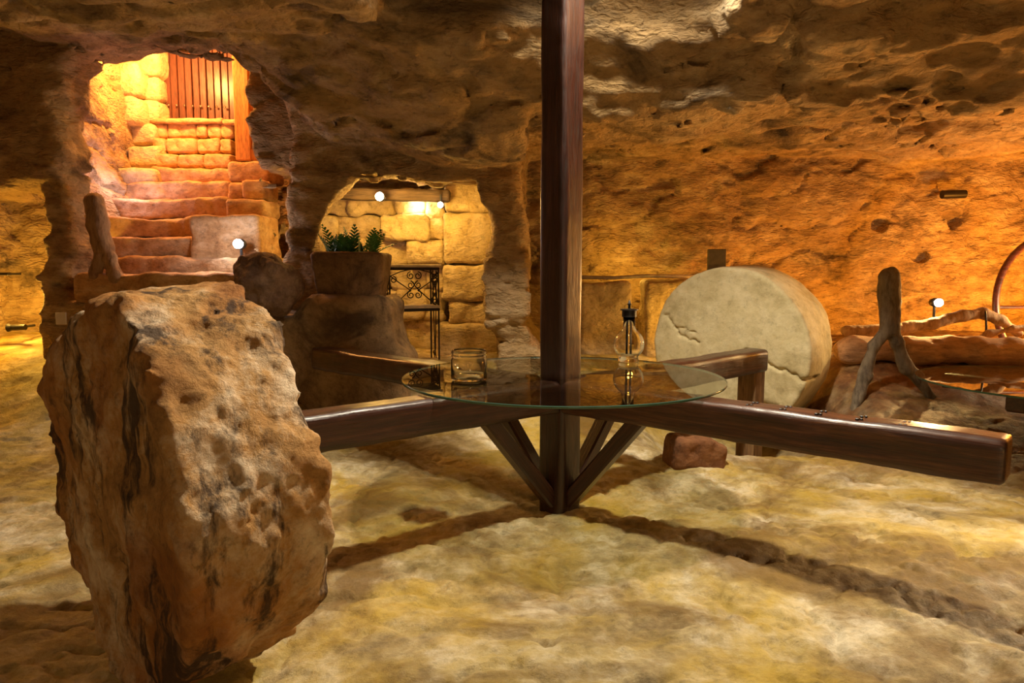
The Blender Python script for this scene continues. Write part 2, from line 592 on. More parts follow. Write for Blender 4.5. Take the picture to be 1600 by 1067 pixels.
M['iron'] = plain_mat('black_iron', (0.03, 0.022, 0.018), 0.5, 0.6)
M['black'] = plain_mat('black_metal', (0.015, 0.013, 0.012), 0.4, 0.3)
M['steel'] = plain_mat('dull_steel', (0.35, 0.32, 0.28), 0.3, 1.0)
M['shelf'] = plain_mat('pale_marble', (0.55, 0.47, 0.36), 0.4)
M['card'] = plain_mat('white_card', (0.75, 0.70, 0.60), 0.7, 0, 0.05)
M['slate'] = plain_mat('dark_slate', (0.06, 0.05, 0.04), 0.7)
M['glass'] = sheet_glass('sheet_glass', (0.80, 0.82, 0.77))
M['glass_edge'] = plain_mat('green_glass_edge', (0.05, 0.12, 0.09), 0.15, 0, 0.1)
M['vessel'] = vessel_glass('clear_glass')
M['bulb_cool'] = emit_mat('bulb_cool', (0.92, 0.88, 1.0), 60)
M['bulb_warm'] = emit_mat('bulb_warm', (1.0, 0.85, 0.62), 60)
M['leaf'] = plain_mat('fern_green', (0.035, 0.16, 0.03), 0.45, 0, 0.4)
M['soil'] = plain_mat('dark_soil', (0.03, 0.02, 0.012), 0.9)
M['hoop'] = wood_mat('red_hoop_wood', (0.04, 0.008, 0.005), (0.10, 0.018, 0.010), (0.18, 0.045, 0.02), 0.25)
M['pipe'] = plain_mat('grey_pipe', (0.40, 0.34, 0.26), 0.5)

def earth_bank(m):
    nt = m.node_tree
    b = nt.nodes['Principled BSDF']
    old = b.inputs['Base Color'].links[0].from_socket
    tc = nt.nodes.new('ShaderNodeTexCoord')
    sp = nt.nodes.new('ShaderNodeSeparateXYZ')
    nt.links.new(tc.outputs['Object'], sp.inputs[0])
    def rng(sock, a, c):
        r = nt.nodes.new('ShaderNodeMapRange')
        r.interpolation_type = 'SMOOTHSTEP'
        nt.links.new(sock, r.inputs[0])
        r.inputs[1].default_value, r.inputs[2].default_value = a, c
        return r.outputs[0]
    def mul(a, c):
        q = nt.nodes.new('ShaderNodeMath')
        q.operation = 'MULTIPLY'
        nt.links.new(a, q.inputs[0])
        nt.links.new(c, q.inputs[1])
        return q.outputs[0]
    n = noise_node(nt, tc.outputs['Object'], 3.0, 8, 0.65)
    f = mul(mul(rng(sp.outputs[0], 1.9, 2.5), rng(sp.outputs[1], 4.0, 4.5)), ramp_node(nt, n, [(0.30, 0.45), (0.55, 1.0)]))
    nE = noise_node(nt, tc.outputs['Object'], 9.0, 10, 0.7)
    earth = ramp_node(nt, nE, [(0.35, (0.06, 0.028, 0.012)), (0.52, (0.16, 0.075, 0.03)), (0.7, (0.30, 0.17, 0.07))])
    nt.links.new(mix_node(nt, f, old, earth), b.inputs['Base Color'])
earth_bank(M['floor'])

# ------------------------------------------------------------------ floor
def zbase(x, y):
    x = np.asarray(x, np.float32)
    y = np.asarray(y, np.float32)
    z = 0.42 * ss(4.7, 6.4, y)
    z = z + 0.24 * ss(2.0, 2.7, x) * ss(4.1, 4.9, y) * (1 - ss(5.2, 6.6, y))
    z = z + 0.22 * ss(-2.0, -3.4, x) * ss(3.6, 5.7, y)
    z = z + 0.07 * np.exp(-((x - 2.0) / 0.9) ** 2 - ((y - 3.0) / 0.55) ** 2)
    z = z + 0.14 * ss(2.4, 3.2, x) * ss(5.5, 6.1, y)
    z = z - 0.40 * np.exp(-((x - 1.75) / 0.75) ** 4 - ((y - 5.65) / 0.75) ** 4)
    return z

def zfloor(x, y):
    x = np.asarray(x, np.float32)
    y = np.asarray(y, np.float32)
    o = np.zeros_like(x)
    z = zbase(x, y)
    z = z + 0.050 * fbm(x * 0.9, y * 0.9 + 3, o, 3, 11)
    r = 1 - np.abs(fbm(x * 1.3 + 5, y * 1.3, o, 3, 21))
    z = z - 0.010 * ss(0.93, 1.0, r)
    z = z + 0.024 * fbm(x * 4.2, y * 4.2, o, 4, 31, 0.6)
    z = z - 0.016 * ss(0.84, 1.0, 1 - np.abs(fbm(x * 3.1, y * 4.0 + 7, o, 4, 37, 0.6)))
    return z

def zf(x, y):
    return float(zfloor(np.array([x]), np.array([y]))[0])

def build_floor():
    xs = np.concatenate([np.arange(-4.8, -2.6, 0.04), np.arange(-2.6, 3.2, 0.0125), np.arange(3.2, 6.3, 0.04)])
    ys = np.concatenate([np.arange(-1.2, 1.2, 0.08), np.arange(1.2, 4.8, 0.0125), np.arange(4.8, 8.2, 0.03)])
    X, Y = np.meshgrid(xs, ys, indexing='ij')
    Z = zfloor(X, Y)
    fine = fbm(X * 22, Y * 22, X * 0, 3, 41, 0.6)
    Z = Z + 0.0055 * fine
    # hairline cracks carved into the slab
    def crack(pts, w, d):
        nonlocal Z
        pts = np.array(pts)
        wob = 0.03 * fbm(X * 9, Y * 9, X * 0, 2, 51)
        dist = np.full(X.shape, 9.0)
        for (ax, ay), (bx, by) in zip(pts[:-1], pts[1:]):
            ex, ey = bx - ax, by - ay
            t = np.clip(((X - ax) * ex + (Y - ay) * ey) / (ex * ex + ey * ey), 0, 1)
            dist = np.minimum(dist, np.hypot(X - ax - ex * t + wob, Y - ay - ey * t))
        Z = Z - d * np.exp(-(dist / w) ** 2)
    def g(px, py):
        q = at(px, py, 1.0)
        t = CAMZ / (CAMZ - q.z)
        return (q.x * t, t)
    crack([g(1125, 742), g(1170, 760), g(1198, 795), g(1195, 825), g(1165, 845)], 0.009, 0.014)
    crack([g(1345, 840), g(1340, 862), g(1322, 890)], 0.007, 0.010)
    crack([g(975, 868), g(960, 900), g(995, 930), g(985, 985), g(960, 1010)], 0.009, 0.010)
    crack([g(510, 935), g(600, 970), g(720, 985), g(850, 1000), g(930, 990)], 0.020, 0.014)
    crack([g(640, 705), g(720, 735), g(800, 765), g(850, 785)], 0.03, 0.012)
    crack([g(1300, 1040), g(1310, 1010), g(1318, 975)], 0.008, 0.010)
    crack([g(925, 985), g(945, 975), g(940, 1000)], 0.012, 0.014)
    nx, ny = X.shape
    V = np.stack([X, Y, Z], -1).reshape(-1, 3)
    i, j = np.meshgrid(np.arange(nx - 1), np.arange(ny - 1), indexing='ij')
    a = (i * ny + j).ravel()
    F = np.stack([a, a + ny, a + ny + 1, a + 1], 1)
    o = link('floor', mesh_from('floor', V, F, M['floor']))
    tag(o, 'uneven worn yellow rock floor of the cave', kind='structure')
build_floor()

# ------------------------------------------------------------------ cave shell (walls and ceiling)
def poly_at(pts, Y):
    return [(at(px, py, Y).x, at(px, py, Y).z) for px, py in pts]

def build_shell():
    h = 0.03
    xs = np.arange(-5.0, 6.5, h, dtype=np.float32)
    ys = np.arange(-1.1, 8.6, h, dtype=np.float32)
    zs = np.arange(-0.25, 4.15, h, dtype=np.float32)
    x, y, z = xs[:, None, None], ys[None, :, None], zs[None, None, :]
    x2, y2 = xs[:, None], ys[None, :]
    # ceiling height
    drop = np.interp(xs, [-4.5, -2.3, -1.5, -0.6, 0.5, 2.0, 3.3, 6], [-0.50, -0.50, 0.30, 0.50, 0.46, 0.36, 0.20, 0.1])[:, None]
    lipY = np.interp(xs, [-5, 0.3, 1.2, 2.2, 3.3, 6], [5.6, 5.0, 4.85, 4.7, 4.55, 4.3])[:, None] + 0.25 * fbm(x2 * 1.3, 0 * x2, 0 * x2 + 2.0, 3, 77)
    zc = 2.62 - drop * ss(3.7, 5.6, y2) + 0.0 * x2
    zc = zc - 0.17 * np.where(y2 < lipY, np.exp(-((y2 - lipY) / 0.55) ** 2), np.exp(-((y2 - lipY) / 0.12) ** 2)) * ss(-0.3, 0.6, x2)
    zc = zc + 0.13 * fbm(x2 * 0.9 + 0 * y2, y2 * 0.9 + 0 * x2, 0 * (x2 + y2), 3, 5)
    # bedding ledges
    led = fbm(x2 * 0.5 + 0 * y2, y2 * 1.6 + 0 * x2, 0 * (x2 + y2) + 3.0, 4, 8)
    zc = zc + 0.05 * ss(0.02, 0.07, led) - 0.04 * ss(-0.08, -0.12, led)
    zc = zc[:, :, None]
    main = np.maximum(np.maximum(-4.4 - x, x - 6.0), np.maximum(y - 5.75 - 0.30 * ss(-2.3, -2.0, x), z - zc))
    zr = (2.33 + 0.10 * ss(5.6, 7.6, y2) + 0.07 * fbm(x2 * 1.0 + 0 * y2, y2 * 1.8 + 0 * x2, 0 * (x2 + y2) + 1.0, 3, 15))[:, :, None]
    left = 0.12 + 0.25 * ss(0.8, 0.4, z)
    rec = np.maximum(np.maximum(left - x, x - 6.0), np.maximum(np.maximum(y - 7.75 - 0.10 * ss(1.6, 0.4, z), 4.8 - y), z - zr))
    A = smin(main, rec, 0.10)
    # shaft over the post
    sh = sd_box(x, y, z, (0.22, 3.2, 3.0), (0.92, 1.02, 0.72), 0.2)
    A = smin(A, sh, 0.10)
    # alcove
    X2, Z2 = np.meshgrid(xs, zs, indexing='ij')
    alc = poly_at([(500, 560), (497, 400), (505, 345), (517, 318), (556, 276), (640, 283), (745, 284), (756, 312), (770, 350),
                   (769, 378), (760, 400), (759, 515), (772, 545), (780, 640), (500, 640)], 6.1)
    pa = sd_poly(X2, Z2, alc)[:, None, :]
    A = smin(A, np.maximum(pa, np.maximum(5.5 - y, y - 6.5)), 0.05)
    ach = np.maximum(np.maximum(-2.3 - x, x - 0.02 + 0.2), np.maximum(np.maximum(6.35 - y, y - 7.55), z - 2.12))
    A = smin(A, ach, 0.06)
    # stair opening and stairwell
    st = poly_at([(112, 470), (112, 330), (110, 200), (112, 110), (130, 74), (215, 66), (300, 72), (402, 82), (432, 108), (440, 165), (442, 230),
                  (436, 320), (428, 390), (420, 470)], 5.85)
    ps = sd_poly(X2, Z2, st)[:, None, :]
    A = smin(A, np.maximum(ps - 0.75 * np.maximum(0, 6.08 - y) * ss(-2.6, -2.1, x), np.maximum(5.4 - y, y - 6.35)), 0.07)
    rgt = at(408, 300, 6.6).x
    wall_l = at(100, 300, 6.3).x - 0.20 * ss(6.4, 7.9, y) + 0.25 * ss(2.5, 1.6, z) * ss(6.6, 7.4, y)
    stc = np.maximum(np.maximum(wall_l - x, x - (rgt + 0.18 * ss(6.6, 8.2, y) * 0)), np.maximum(np.maximum(6.2 - y, y - 8.35), z - 3.95))
    stc = np.maximum(stc, 1.0 - z)
    A = smin(A, stc, 0.07)
    # glowing niche at far left
    ni = poly_at([(-120, 640), (-120, 300), (-20, 292), (30, 298), (42, 330), (44, 430), (40, 520), (50, 585), (55, 640)], 5.6)
    pn = sd_poly(X2, Z2, ni)[:, None, :]
    A = smin(A, np.maximum(pn, np.maximum(5.3 - y, y - 6.6)), 0.05)
    # beam pockets and holes in the right wall
    for (px, py, r) in ((1322, 320, 0.05), (1488, 342, 0.07), (1372, 352, 0.06), (1437, 402, 0.06), (1218, 322, 0.03)):
        c = at(px, py, 7.8)
        A = np.minimum(A, np.sqrt((x - c.x) ** 2 + (y - c.y) ** 2 + ((z - c.z) * 1.5) ** 2) - r * 1.6)
    A = np.ascontiguousarray(np.broadcast_to(A, (len(xs), len(ys), len(zs)))).astype(np.float32)
    # rough relief near the surface
    I, J, K = np.nonzero(np.abs(A) < 0.34)
    px, py, pz = xs[I], ys[J], zs[K]
    n = 0.085 * fbm(px * 1.4, py * 1.4, pz * 1.9, 3, 61)
    n = n + 0.036 * fbm(px * 3.6, py * 3.6, pz * 6.0, 4, 71, 0.6)
    rg = 1 - np.abs(fbm(px * 1.7, py * 1.7, pz * 3.2, 3, 81))
    n = n - 0.05 * ss(0.88, 1.0, rg)
    n = n + 0.026 * fbm(px * 11, py * 11, pz * 16, 2, 91)
    def onz(qx, qy, zz):
        q = at(qx, qy, 1.0)
        t = (zz - CAMZ) / (q.z - CAMZ)
        return (q.x * t, t)
    cr = [onz(*q, 2.5) for q in ((1278, -10), (1262, 35), (1240, 62), (1246, 85), (1224, 100), (1232, 128))]
    dist = np.full(px.shape, 9.0, np.float32)
    wb = 0.03 * vnoise(px * 14, py * 14, 0 * px, 33)
    for (ax, ay), (bx, by) in zip(cr[:-1], cr[1:]):
        ex, ey = bx - ax, by - ay
        t = np.clip(((px - ax) * ex + (py - ay) * ey) / (ex * ex + ey * ey), 0, 1)
        dist = np.minimum(dist, np.hypot(px - ax - ex * t + wb, py - ay - ey * t))
    n = n + 0.09 * np.exp(-(dist / 0.03) ** 2) * (pz > 2.0) * -1.0
    A[I, J, K] += n
    V, F = surface_nets(-A, (xs[0], ys[0], zs[0]), h)
    # vertex normals of the whole shell so that the split pieces shade as one
    P = V[F]
    fn = np.cross(P[:, 2] - P[:, 0], P[:, 3] - P[:, 1])
    vn = np.zeros_like(V)
    for k in range(4):
        np.add.at(vn, F[:, k], fn)
    vn /= np.maximum(np.linalg.norm(vn, axis=1, keepdims=True), 1e-9)
    c = P.mean(1)
    fz = fn[:, 2] / np.maximum(np.linalg.norm(fn, axis=1), 1e-9)
    reg = np.full(len(F), 1)                                                   # wall_back
    reg[(c[:, 1] > 6.25) & (c[:, 0] < -2.1)] = 4                               # stairwell
    reg[(c[:, 1] > 6.3) & (c[:, 0] > -2.1) & (c[:, 0] < 0.0)] = 5              # alcove
    reg[(c[:, 0] > 5.6)] = 3
    reg[(c[:, 0] < -4.1) & (c[:, 1] < 5.4)] = 2
    reg[(fz < -0.35) & (c[:, 2] > 1.95) & (c[:, 1] < 6.2)] = 0
    reg[(fz < -0.35) & (c[:, 2] > 1.95) & (c[:, 0] > 0)] = 0
    reg[(c[:, 2] > 2.75) & (c[:, 1] < 5.5)] = 0
    out = {}
    for r, nm, lb in ((0, 'ceiling', 'rough hewn brown rock ceiling'), (1, 'wall_back', 'rough rock wall and pillars at the back of the cave'),
                      (2, 'wall_left', 'rock wall at the left side'), (3, 'wall_right', 'rock wall at the right side'),
                      (4, 'wall_stairwell', 'glowing rock walls of the stairwell'), (5, 'wall_alcove', 'amber lit rock walls of the alcove')):
        m = reg == r
        if not m.any():
            continue
        f = F[m]
        used, inv = np.unique(f, return_inverse=True)
        me = mesh_from(nm, V[used], inv.reshape(f.shape), M['shell'])
        me.normals_split_custom_set_from_vertices([tuple(q) for q in vn[used]])
        o = link(nm, me)
        tag(o, lb, kind='structure')
        out[nm] = o
    return out
SHELL = build_shell()

# ------------------------------------------------------------------ staircase, doors and masonry
def px_block(name, px0, px1, py0, py1, Y, depth, mat, parent, seed, h=0.025, amp=0.014, r=0.03, freq=7.0):
    """stone whose front face spans the given photograph rectangle at depth Y"""
    a, b = at(px0, py1, Y), at(px1, py0, Y)
    hw, hh = (b.x - a.x) / 2, (b.z - a.z) / 2
    c = Vector(((a.x + b.x) / 2, Y + depth / 2, (a.z + b.z) / 2))
    if parent is not None and parent.type == 'EMPTY':
        c = c - parent.location
    r = min(r, hh * 0.6)
    hb = (hw, depth / 2, hh)
    return rock(name, lambda x, y, z: sd_box(x, y, z, (0, 0, 0), hb, r), [-q for q in hb], hb, h, mat, parent, c, None, amp, freq, seed, 4)

stair = empty('stone_staircase', at(260, 452, 5.8))
tag(stair, 'worn stone staircase climbing through the rock opening to the plank door', 'staircase')
steps = [  # px0, px1, py top, py bottom, Y front, depth
    (118, 372, 428, 470, 5.74, 0.75), (118, 420, 402, 440, 6.30, 0.60), (160, 312, 371, 404, 6.45, 0.50),
    (150, 312, 341, 372, 6.75, 0.50), (150, 356, 310, 343, 7.05, 0.50), (172, 358, 284, 312, 7.35, 0.40),
    (238, 361, 262, 287, 7.58, 0.40)]
for i, q in enumerate(steps):
    px_block('step', q[0], q[1], q[2], q[3], q[4], q[5], M['step'], stair, 10 + i, 0.02, 0.034, 0.03, 3.6)
px_block('side_block', 298, 404, 336, 412, 6.42, 0.6, M['step'], stair, 31, 0.025, 0.016)
px_block('side_block', 352, 412, 311, 340, 6.85, 0.5, M['step'], stair, 32)
px_block('side_block', 378, 412, 281, 311, 7.15, 0.45, M['step'], stair, 33)
px_block('side_block', 355, 380, 284, 312, 7.2, 0.45, M['step'], stair, 35)
px_block('side_block', 356, 420, 252, 284, 7.45, 0.5, M['step'], stair, 34)
sd = 40
for (y0, y1, Y, cuts) in ((239, 262, 7.80, (236, 276, 318, 360)), (215, 239, 7.92, (236, 258, 306, 342, 362)), (191, 215, 8.02, (232, 262, 306, 322, 346, 364))):
    for a, b in zip(cuts[:-1], cuts[1:]):
        sd += 1
        px_block('stone_block', a + 0.6, b - 0.6, y0 + 0.5, y1, Y + random.uniform(-0.02, 0.02), 0.3, M['step'], stair, sd, 0.02, 0.016, 0.03)
px_block('cap_slab', 232, 346, 184, 192, 7.96, 0.4, M['step'], stair, 61, 0.015, 0.008, 0.015)
px_block('cap_slab', 347, 372, 186, 194, 7.96, 0.4, M['step'], stair, 62, 0.015, 0.008, 0.015)

# masonry of the stairwell's left side
for i, (a, b, y0, y1, Y) in enumerate(((205, 246, 60, 118, 7.95), (212, 246, 118, 156, 7.95), (208, 246, 156, 192, 7.95), (186, 240, 192, 226, 7.9),
                                       (196, 246, 226, 262, 7.75), (170, 212, 96, 150, 7.75), (176, 212, 150, 194, 7.75), (160, 240, 262, 290, 7.45))):
    px_block('stone_block', a, b, y0, y1, Y, 0.45, M['block'], SHELL['wall_stairwell'], 70 + i, 0.03, 0.03, 0.05, 4.0)

# plank door at the top of the stairs
door = empty('door_1', at(308, 186, 8.16))
tag(door, 'dark red wooden plank door above the stairs', kind='structure')
n = 11
x0, x1 = at(246, 186, 8.16).x, at(370, 186, 8.16).x
zb = at(246, 190, 8.16).z
pw = (x1 - x0) / n
for i in range(n):
    mb = MB()
    mb.box((x0 + (i + 0.5) * pw - door.location.x, 0.02 + 0.006 * (i % 2), zb + 0.5 - door.location.z), (pw - 0.008, 0.045, 1.05), 0.006)
    mb.build('plank', M['plank'], door)
for i in range(8):
    mb = MB()
    c = at(263 + i * 12.6, 164 + i * 0.5, 8.13)
    mb.lathe([(0, -0.012), (0.010, -0.006), (0.013, 0.004), (0, 0.004)], 8)
    mb.build('bolt', M['steel'], door, c - door.location, (PI / 2, 0, 0), True)
gate = empty('door_2', at(392, 251, 7.62))
tag(gate, 'orange panelled wooden gate right of the plank door', kind='structure')
def gate_box(name, p0, p1, q0, q1, dy, t, bev=0.006):
    a, b = at(p0, q1, 7.62), at(p1, q0, 7.62)
    mb = MB()
    mb.box(((a.x + b.x) / 2 - gate.location.x, dy, (a.z + b.z) / 2 - gate.location.z), (b.x - a.x, t, b.z - a.z), bev)
    mb.build(name, M['gate'], gate)
gate_box('stile', 371, 387, 60, 251, -0.01, 0.07)
gate_box('rail', 387, 440, 174, 186, 0.0, 0.055)
gate_box('rail', 387, 440, 233, 250, 0.0, 0.055)
for i in range(4):
    gate_box('plank', 387 + i * 12, 399 + i * 12 - 0.7, 60, 174, 0.02, 0.03, 0.004)
    gate_box('plank', 387 + i * 12, 399 + i * 12 - 0.7, 186, 234, 0.02, 0.03, 0.004)

# alcove masonry
rows = [(296, 336), (337, 374), (375, 412), (413, 452), (453, 498), (499, 548)]
for r, (y0, y1) in enumerate(rows):
    px = 488 + (r % 2) * -22
    while px < 690:
        w = random.choice((46, 58, 72, 90))
        e = min(px + w, 692)
        if e - px > 12:
            jut = 0.12 if (px > 585 and y0 < 410) else 0.0
            px_block('stone_block', px - 0.5, e + 0.5, y0 - 0.6, y1 + 0.6, 7.40 - jut + random.uniform(-0.05, 0.04), 0.3, M['block'],
                     SHELL['wall_alcove'], 100 + r * 20 + int(px) % 17, 0.025, 0.038, 0.03, 6.0)
        px = e
for i, (a, b, y0, y1, Y) in enumerate(((693, 790, 286, 331, 7.12), (693, 790, 332, 412, 7.14), (690, 790, 414, 470, 7.05), (700, 790, 470, 506, 7.05), (680, 800, 507, 560, 6.95))):
    px_block('stone_block', a, b, y0, y1, Y, 0.5, M['block'], SHELL['wall_alcove'], 300 + i, 0.025, 0.03 if i in (2, 3) else 0.014, 0.04, 7.0)
a, b = at(500, 300, 7.0), at(694, 312, 7.0)
o = rock('timber_beam', lambda x, y, z: sd_box(x, y, z, (0, 0, 0), (0.66, 0.07, 0.055), 0.02), (-.66, -.08, -.06), (.66, .08, .06), 0.015, M['lintel'],
         None, ((a.x + b.x) / 2, 7.0, (a.z + b.z) / 2 + 0.01), (0, 0.02, 0), 0.008, 5, 9)
tag(o, 'dark timber beam across the top of the lit alcove', 'beam')

# ------------------------------------------------------------------ rock ledge, planter, fern, boulder
def ledge_fn(x, y, z):
    a = sd_box(x, y, z, (-1.28, 5.85, 0.62), (0.36, 0.40, 0.42), 0.10)
    b = sd_box(x, y, z, (-1.75, 5.84, 0.54), (0.42, 0.40, 0.36), 0.10)
    c = sd_box(x, y, z, (-1.20, 5.75, 0.36), (0.40, 0.42, 0.28), 0.15)
    return smin(smin(a, b, 0.12), c, 0.12)
o = rock('rock_ledge', ledge_fn, (-2.3, 5.2, 0.0), (-0.7, 6.35, 1.15), 0.025, M['ledge'], None, amp=0.05, freq=3.2, seed=17, octv=5)
tag(o, 'low brown rock ledge carrying the boulder and the stone planter', 'rock')

pc = at(552, 470, 5.78)
PT = at(552, 398, 5.6).z
pl = empty('stone_planter', (pc.x, 5.80, 1.0))
tag(pl, 'square brown stone planter with dark drip stains, on the rock ledge', 'planter')
ph = (PT - 0.98) / 2
def planter_fn(x, y, z):
    tp = 1.0 + 0.10 * (z - ph) / ph
    o_ = sd_box(x / tp, y / tp, z, (0, 0, ph), (0.265, 0.22, ph), 0.035)
    i_ = sd_box(x, y, z, (0, 0, 2 * ph), (0.205, 0.165, 0.09), 0.02)
    return np.maximum(o_, -i_)
rock('basin', planter_fn, (-.32, -.27, -.03), (.32, .27, 2 * ph + 0.03), 0.015, M['planter'], pl, amp=0.012, freq=6, seed=3)
mb = MB()
mb.lathe([(0.0, 0.0), (0.12, 0.0), (0.20, -0.012)], 16, (0, 0, 2 * ph - 0.03))
mb.build('soil', M['soil'], pl)
fern = empty('potted_fern', (pc.x, 5.80, PT - 0.05))
tag(fern, 'dark green fern with upright feathery fronds growing in the stone planter', 'fern')
rf = random.Random(8)
for k in range(30):
    ang = rf.uniform(0, 2 * PI)
    bx, by = rf.uniform(-0.17, 0.17), rf.uniform(-0.10, 0.10)
    L = rf.uniform(0.15, 0.30)
    lean = rf.uniform(0.10, 0.75)
    dx = math.cos(ang) * lean + bx * 1.5
    dy = math.sin(ang) * lean
    mb = MB()
    pts = []
    N = 10
    for i in range(N + 1):
        t = i / N
        pts.append(Vector((bx + dx * L * t * (0.4 + 0.8 * t), by + dy * L * t * (0.4 + 0.8 * t), L * (t - 0.28 * lean * t * t))))
    mb.tube(pts, [0.004 * (1 - 0.7 * i / N) for i in range(N + 1)], 5)
    side = Vector((-math.sin(ang), math.cos(ang), 0.0))
    for i in range(1, N + 1):
        t = i / N
        w = 0.060 * math.sin(PI * min(1, 0.12 + 0.86 * t)) + 0.012
        tang = (pts[i] - pts[i - 1]).normalized()
        for sg in (-1, 1):
            d = (side * sg + tang * 0.6 + Vector((0, 0, 0.1))).normalized()
            p = pts[i]
            hw = tang * 0.011
            mb.add([p - hw, p + d * w * 0.5 - hw * 0.9 + Vector((0, 0, .004)), p + d * w, p + d * w * 0.5 + hw * 0.9 + Vector((0, 0, .004)), p + hw], [(0, 1, 2, 3, 4)])
    mb.build('frond', M['leaf'], fern)

bc = at(417, 444, 5.42)
def boulder_fn(x, y, z):
    d = np.sqrt((x / 1.0) ** 2 + (y / 0.9) ** 2 + (z / 0.97) ** 2) - 0.26
    d = smax(d, z * 0.55 + x * 0.6 - 0.21, 0.05)
    d = smax(d, -x * 0.8 - z * 0.3 - 0.22, 0.05)
    for (a, b, c, r) in ((0.02, -0.24, 0.10, 0.045), (0.06, -0.23, 0.06, 0.03), (-0.04, -0.22, 0.14, 0.03), (-0.15, -0.2, -0.02, 0.03), (0.12, -0.2, 0.12, 0.03), (-0.06, -0.25, -0.08, 0.03)):
        d = smax(d, r - np.sqrt((x - a) ** 2 + (y - b) ** 2 + (z - c) ** 2), 0.02)
    return d
o = rock('boulder', boulder_fn, (-.36, -.36, -.36), (.36, .36, .36), 0.014, M['boulder'], None, bc, amp=0.05, freq=5, seed=23, octv=5, gain=0.6)
tag(o, 'pitted dark brown boulder sitting on the ledge in front of the stairs', 'boulder')

# ------------------------------------------------------------------ millstones
def crack_cut(u, v, pts, w):
    dist = np.full(np.broadcast(u, v).shape, 9.0, np.float32)
    for (ax, ay), (bx, by) in zip(pts[:-1], pts[1:]):
        ex, ey = bx - ax, by - ay
        t = np.clip(((u - ax) * ex + (v - ay) * ey) / (ex * ex + ey * ey), 0, 1)
        dist = np.minimum(dist, np.hypot(u - ax - ex * t, v - ay - ey * t))
    return np.exp(-(dist / w) ** 2)

def millstone(name, R, T, loc, rz, lean, mat, seed, amp, freq, h, irr, cracks, edge, gain=0.58, cut=None):
    def fn(x, y, z):
        r = np.sqrt(y * y + z * z)
        th = np.arctan2(z, y)
        RR = R * (1 + irr * fbm(np.cos(th) * 1.6 + seed, np.sin(th) * 1.6, x * 1.2, 4, seed))
        d = smax(r - RR, np.abs(x) - T / 2, edge)
        if cut:
            d = smax(d, x * cut[0] + z * cut[1] + y * cut[2] - cut[3], 0.05)
        for pts, w, dp in cracks:
            m = (x > 0) & (d < 0.1)
            d = np.where(m, d + dp * crack_cut(y + 0.02 * vnoise(y * 22, z * 22, 0 * y, 3), z + 0.02 * vnoise(y * 25, z * 25, 0 * y + 4, 5), pts, w), d)
        return d
    e = R * 1.12
    return rock(name, fn, (-T / 2 - .05, -e, -e), (T / 2 + .05, e, e), h, mat, None, loc, (0, lean, rz), amp, freq, seed, 5, gain)

o = millstone('millstone', 0.60, 0.40, (-1.055, 2.15, 0.605), math.radians(-134), math.radians(2.2), M['millstone_front'], 5, 0.034, 4.4, 0.0100, 0.04, [], 0.03, 0.66, (0.50, 0.80, -0.33, 0.545))
tag(o, 'huge weathered orange-brown millstone standing on edge in the left foreground', 'millstone')
FRONT = o
o = millstone('millstone', 0.67, 0.50, (1.88, 5.78, 0.61), math.radians(-133), math.radians(2), M['millstone_back'], 7, 0.010, 3.0, 0.0125, 0.025,
              [([(0.16, 0.02), (0.28, -0.05), (0.42, -0.10), (0.62, -0.16)], 0.014, 0.035), ([(-0.56, 0.27), (-0.45, 0.17), (-0.40, 0.09), (-0.24, 0.05)], 0.010, 0.025),
               ([(-0.45, 0.17), (-0.35, 0.16), (-0.26, 0.12)], 0.008, 0.02)], 0.03)
tag(o, 'pale cream millstone standing on edge behind the glass table', 'millstone')
BACK = o

o = rock('rock', lambda x, y, z: smax(sd_box(x, y, z, (0, 0, 0), (0.17, 0.12, 0.11), 0.03), x * 0.5 + z * 0.8 - 0.12, 0.02), (-.2, -.15, -.14), (.2, .15, .14), 0.012,
         M['brown_stone'], None, (1.17, 4.42, zf(1.17, 4.42) + 0.07), (0, 0.05, 0.2), 0.02, 6, 12)
tag(o, 'small reddish brown rock on the floor under the right-hand arm', 'rock')

